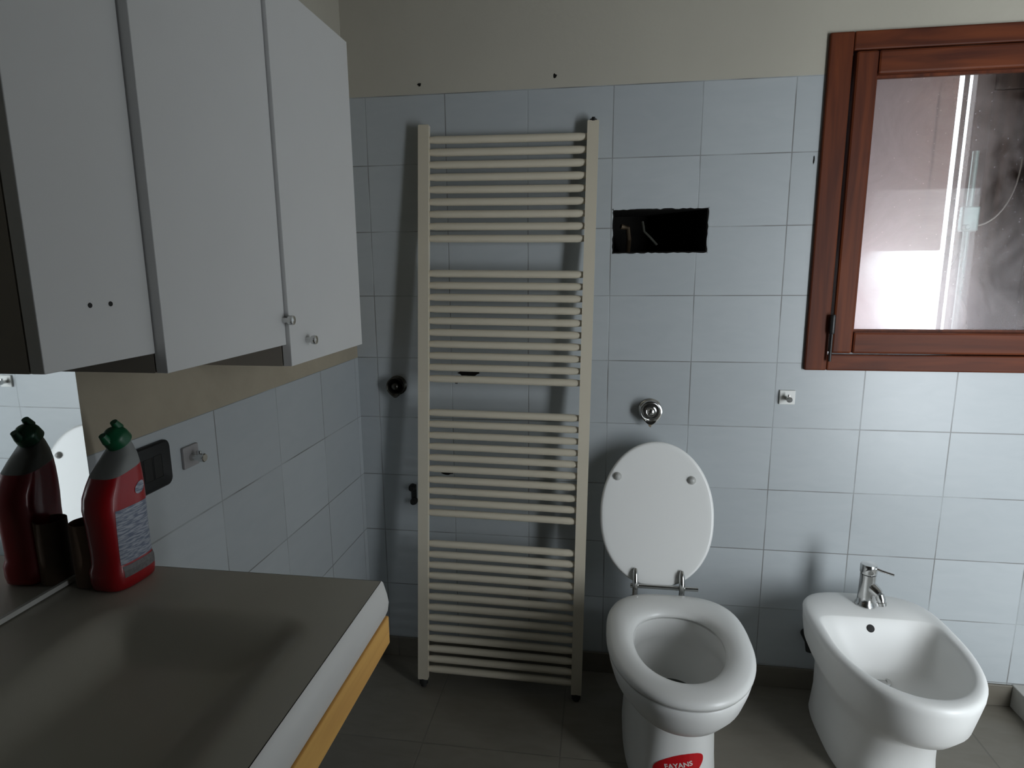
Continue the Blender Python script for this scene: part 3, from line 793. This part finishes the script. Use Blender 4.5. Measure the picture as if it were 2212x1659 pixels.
# ------------------------------------------------------------------ vanity top
VY1, VY0 = -1.095, -2.75; VX = 0.477; VZ = 0.893
van = thing('vanity_unit', 'vanity counter with moulded shallow basin on the left wall, bottle standing on it', 'vanity', (0, VY1, VZ))
def depth(x_, y_):
    # rounded rectangular basin
    bx0, bx1, by0, by1 = 0.112, 0.425, -2.02, -1.205
    cx_, cy_ = (bx0 + bx1) / 2, (by0 + by1) / 2; hx, hy = (bx1 - bx0) / 2, (by1 - by0) / 2
    r = 0.055
    qx = abs(x_ - cx_) - (hx - r); qy = abs(y_ - cy_) - (hy - r)
    d = math.hypot(max(qx, 0), max(qy, 0)) + min(max(qx, qy), 0) - r
    t_ = min(max(-d / 0.085, 0), 1)
    s_ = t_ * t_ * (3 - 2 * t_)
    return -0.036 * s_ - 0.006 * min(max(-d / 0.15, 0), 1)
bm = bmesh.new(); nx, ny = 64, 150; G = {}
for i in range(nx + 1):
    for j in range(ny + 1):
        x_ = 0.002 + (VX - 0.006 - 0.002) * i / nx
        f = j / ny; y_ = VY1 - 0.004 + (VY0 - VY1) * (f ** 1.35)
        G[i, j] = bm.verts.new((x_, y_ - VY1, depth(x_, y_)))
for i in range(nx):
    for j in range(ny): bm.faces.new((G[i, j], G[i + 1, j], G[i + 1, j + 1], G[i, j + 1]))
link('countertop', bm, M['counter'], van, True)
# apron: softly bulged front edge and end edge
prof = [(-0.004, 0.000), (0.0, -0.004), (0.004, -0.02), (0.006, -0.034), (0.004, -0.048), (0.0, -0.057), (-0.006, -0.058), (-0.03, -0.058)]
bm = bmesh.new()
rows = []
for dx, dz in prof: rows.append([Vector((0.002, dx * .8, dz)), Vector((VX - 0.004 + dx * .4, dx * .8, dz)), Vector((VX + dx - 0.001, -0.006 + dx * .4, dz)), Vector((VX + dx, VY0 - VY1, dz))])
V = [[bm.verts.new(p) for p in r_] for r_ in rows]
for a in range(len(V) - 1):
    for b in range(3): bm.faces.new((V[a][b], V[a][b + 1], V[a + 1][b + 1], V[a + 1][b]))
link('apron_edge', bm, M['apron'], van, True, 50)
bm = bmesh.new(); rg = random.Random(4)
box(bm, VX - 0.03, VX + 0.003, VY0 - VY1, -0.001, -0.104, -0.0585, 0.0015); box(bm, 0.002, VX - 0.0302, -0.03, -0.001, -0.104, -0.0585, 0.0015)
p_ = link('timber_rail', bm, M['pine'], van); p_['label'] = 'raw orange timber edge under the white apron'
bm = bmesh.new(); box(bm, 0.002, VX - 0.031, VY0 - VY1, -0.031, -0.075, -0.0585, 0.0)
link('underside_panel', bm, M['carcass'], van)

# ------------------------------------------------------------------ mirror
t = thing('wall_mirror', 'frameless mirror on the left wall standing on the vanity, reflecting the bottle', 'mirror', (0.0, -1.108, 0.8965))
bm = bmesh.new(); box(bm, 0.0005, 0.0045, -1.30, 0, 0.0, 0.345, 0.0)
link('mirror_glass', bm, M['mirror'], t)
bm = bmesh.new(); box(bm, 0.0046, 0.0075, -1.30, -0.05, -0.001, 0.006, 0.0); link('bottom_strip', bm, M['white_small'], t)
bm = bmesh.new(); box(bm, 0.0046, 0.010, -0.152, -0.128, 0.335, 0.350, 0.001)
link('clip', bm, M['white_small'], t)

# ------------------------------------------------------------------ wall cabinets
def cabinet(label, y0, y1, z0, z1, xf, knob=None, holes=None, th=0.018, gap=0.0):
    t = thing('wall_cabinet', label, 'wall cabinet', (0, (y0 + y1) / 2, z0)); hw_ = (y1 - y0) / 2; h_ = z1 - z0
    bm = bmesh.new(); xb = xf - th - 0.002
    e = 0.016
    box(bm, 0.001, xb, -hw_ + .0008, -hw_ + e, 0, h_); box(bm, 0.001, xb, hw_ - e, hw_ - .0008, 0, h_)
    box(bm, 0.001, xb, -hw_ + e, hw_ - e, 0, e); box(bm, 0.001, xb, -hw_ + e, hw_ - e, h_ - e, h_)
    box(bm, 0.001, 0.006, -hw_ + e, hw_ - e, e, h_ - e)
    link('carcass', bm, M['carcass'], t)
    bm = bmesh.new(); box(bm, xf - th, xf, -hw_ + .0005, hw_ - .0005, 0.0, h_, 0.0012)
    d = link('door', bm, M['laminate'], t)
    if knob:
        bm = bmesh.new(); ky, kz = knob[0] - (y0 + y1) / 2, knob[1] - z0
        lathe(bm, [(0.0055, 0), (0.005, 0.010), (0.0085, 0.012), (0.0095, 0.017), (0.0085, 0.021), (0.0, 0.022)], (xf, ky, kz), (1, 0, 0), 20)
        k = link('knob', bm, M['chrome'], d, True, 40)
    if holes:
        for hy, hz in holes:
            bm = bmesh.new(); lathe(bm, [(0.0032, 0.0002), (0.0030, 0.0008)], (xf, hy - (y0 + y1) / 2, hz - z0), (1, 0, 0), 14)
            k = link('screw_hole', bm, M['black_soft'], d); k['label'] = 'dark hole of a missing handle'
    return t
cabinet('white wall cabinet nearest the back wall, hanging lowest, knob low on its left', -0.831, -0.475, 1.178, 1.868, 0.210, knob=(-0.766, 1.222))
cabinet('middle white wall cabinet of the row, knob low on its right', -1.163, -0.832, 1.220, 1.905, 0.2025, knob=(-0.838, 1.267))
cabinet('narrow white wall cabinet above the mirror, two empty handle holes in its door', -1.339, -1.164, 1.248, 1.940, 0.188, holes=[(-1.265, 1.320), (-1.233, 1.320)])

# ------------------------------------------------------------------ cleaner bottle
BP = Vector((0.0785, -1.1470, VZ + 0.0005))
bot = thing('cleaner_bottle', 'red toilet cleaner bottle with green cap standing at the far end of the vanity', 'bottle', BP, (0, 0, math.radians(-4)))
def sec(cu, z_, a, b, tilt, n=36, e_=3.2):
    """section: centre cu along -y, half width a (along y), half depth b (along x), tilted towards -y"""
    out = []; ca, sa = math.cos(tilt), math.sin(tilt)
    for k in range(n):
        t_ = 2 * math.pi * k / n; c, s = math.cos(t_), math.sin(t_)
        u = a * math.copysign(abs(c) ** (2 / e_), c); w = b * math.copysign(abs(s) ** (2 / e_), s)
        out.append(Vector((w, -(cu + u * ca), z_ - u * sa)))
    return out
body = [sec(0, 0.0, .036, .027, 0), sec(0, 0.003, .0405, .0305, 0), sec(0, .012, .042, .032, 0), sec(0, .03, .042, .032, 0), sec(-.001, .038, .0395, .0300, 0), sec(-.001, .05, .0388, .0295, 0),
        sec(0, .10, .0395, .0300, 0.0), sec(.0005, .125, .0415, .0305, .03), sec(-.001, .145, .0400, .0302, .08), sec(-.0045, .162, .0360, .029, .15), sec(-.0080, .176, .0315, .0275, .22)]
sh = [sec(-.0080, .176, .0315, .0275, .22), sec(-.0125, .189, .0265, .025, .32, e_=2.8), sec(-.0165, .200, .0215, .0215, .45, e_=2.3), sec(-.0195, .209, .0170, .0170, .55, e_=2), sec(-.0205, .2155, .0155, .0155, .58, e_=2)]
bm = bmesh.new(); loft(bm, body, True, False); bmesh.ops.recalc_face_normals(bm, faces=bm.faces); bodyt = BVHTree.FromBMesh(bm); link('bottle_body', bm, M['red'], bot, True, 60)
bm = bmesh.new(); loft(bm, sh, False, True)
s_ = link('bottle_shoulder', bm, M['greyplastic'], bot, True, 60); s_['label'] = 'cloudy grey shoulder and neck above the red sleeve'
bm = bmesh.new(); TA = .60
def cs(d_, a_): return sec(-.0215 + d_ * math.sin(TA), .2140 + d_ * math.cos(TA), a_, a_, TA, e_=2)
loft(bm, [cs(0, .0160), cs(.0008, .0190), cs(.012, .0185), cs(.018, .0165), cs(.0205, .0120), cs(.024, .0095), cs(.026, .0055)])
link('cap', bm, M['green'], bot, True, 50)
for s_k in (-1, 1):
    bm = bmesh.new(); cu_ = -.0215 + .016 * math.sin(TA) + s_k * .0135 * math.cos(TA); cz_ = .2140 + .016 * math.cos(TA) - s_k * .0135 * math.sin(TA)
    tube(bm, [(0, -cu_, cz_), (0, -(cu_ + .0135 * math.sin(TA)), cz_ + .0135 * math.cos(TA))], [0.0075, .0052], 12)
    link('cap_squeeze_tab', bm, M['green'], bot, True, 50)
def on_body(y_, z_, off):
    h_ = bodyt.ray_cast(Vector((0.2, y_, z_)), Vector((-1, 0, 0)))
    return h_[0] + Vector((off, 0, 0)) if h_[0] is not None else None
def decal(name, mt, shape, off=0.0005, nu=16, nv=12):
    bm = bmesh.new(); g = {}
    for i in range(nu + 1):
        for k in range(nv + 1):
            p = on_body(*shape(i / nu, k / nv), off)
            g[i, k] = bm.verts.new(p) if p is not None else None
    for i in range(nu):
        for k in range(nv):
            q = [g[i, k], g[i + 1, k], g[i + 1, k + 1], g[i, k + 1]]
            if all(q): bm.faces.new(q)
    return link(name, bm, mt, bot)
# label on the face towards the room
lb = decal('back_label', M['label'], lambda u, v: (-0.028 + 0.061 * u, 0.040 + 0.084 * v)); lb['label'] = 'grey blue printed back label'
decal('label_panel', mat('dark_label_panel', (0.16, 0.15, 0.15), 0.5, var=0.5, vscale=220), lambda u, v: (-0.027 + 0.062 * u, 0.020 + 0.017 * v))
def disc(u, v):
    a = 2 * u - 1; b = 2 * v - 1
    a, b = a * math.sqrt(1 - b * b / 2), b * math.sqrt(1 - a * a / 2)
    return (0.019 + 0.0105 * a, 0.146 + 0.0085 * b + 0.003 * a)
decal('logo', M['label'], disc, 0.0006, 10, 10)

# cardboard roll core
t = thing('cardboard_tube', 'brown cardboard roll core standing upright between bottle and mirror', 'cardboard tube', (0.0345, -1.158, VZ + 0.0005))
bm = bmesh.new(); R0, R1_, Hh = 0.0215, 0.0203, 0.098
def circ(r, z_): return [Vector((r * math.cos(2 * math.pi * k / 32), r * math.sin(2 * math.pi * k / 32), z_)) for k in range(32)]
loft(bm, [circ(R0, 0), circ(R0, Hh), circ(R1_, Hh), circ(R1_, 0)], closed=True)
link('tube_wall', bm, M['card'], t, True, 40)
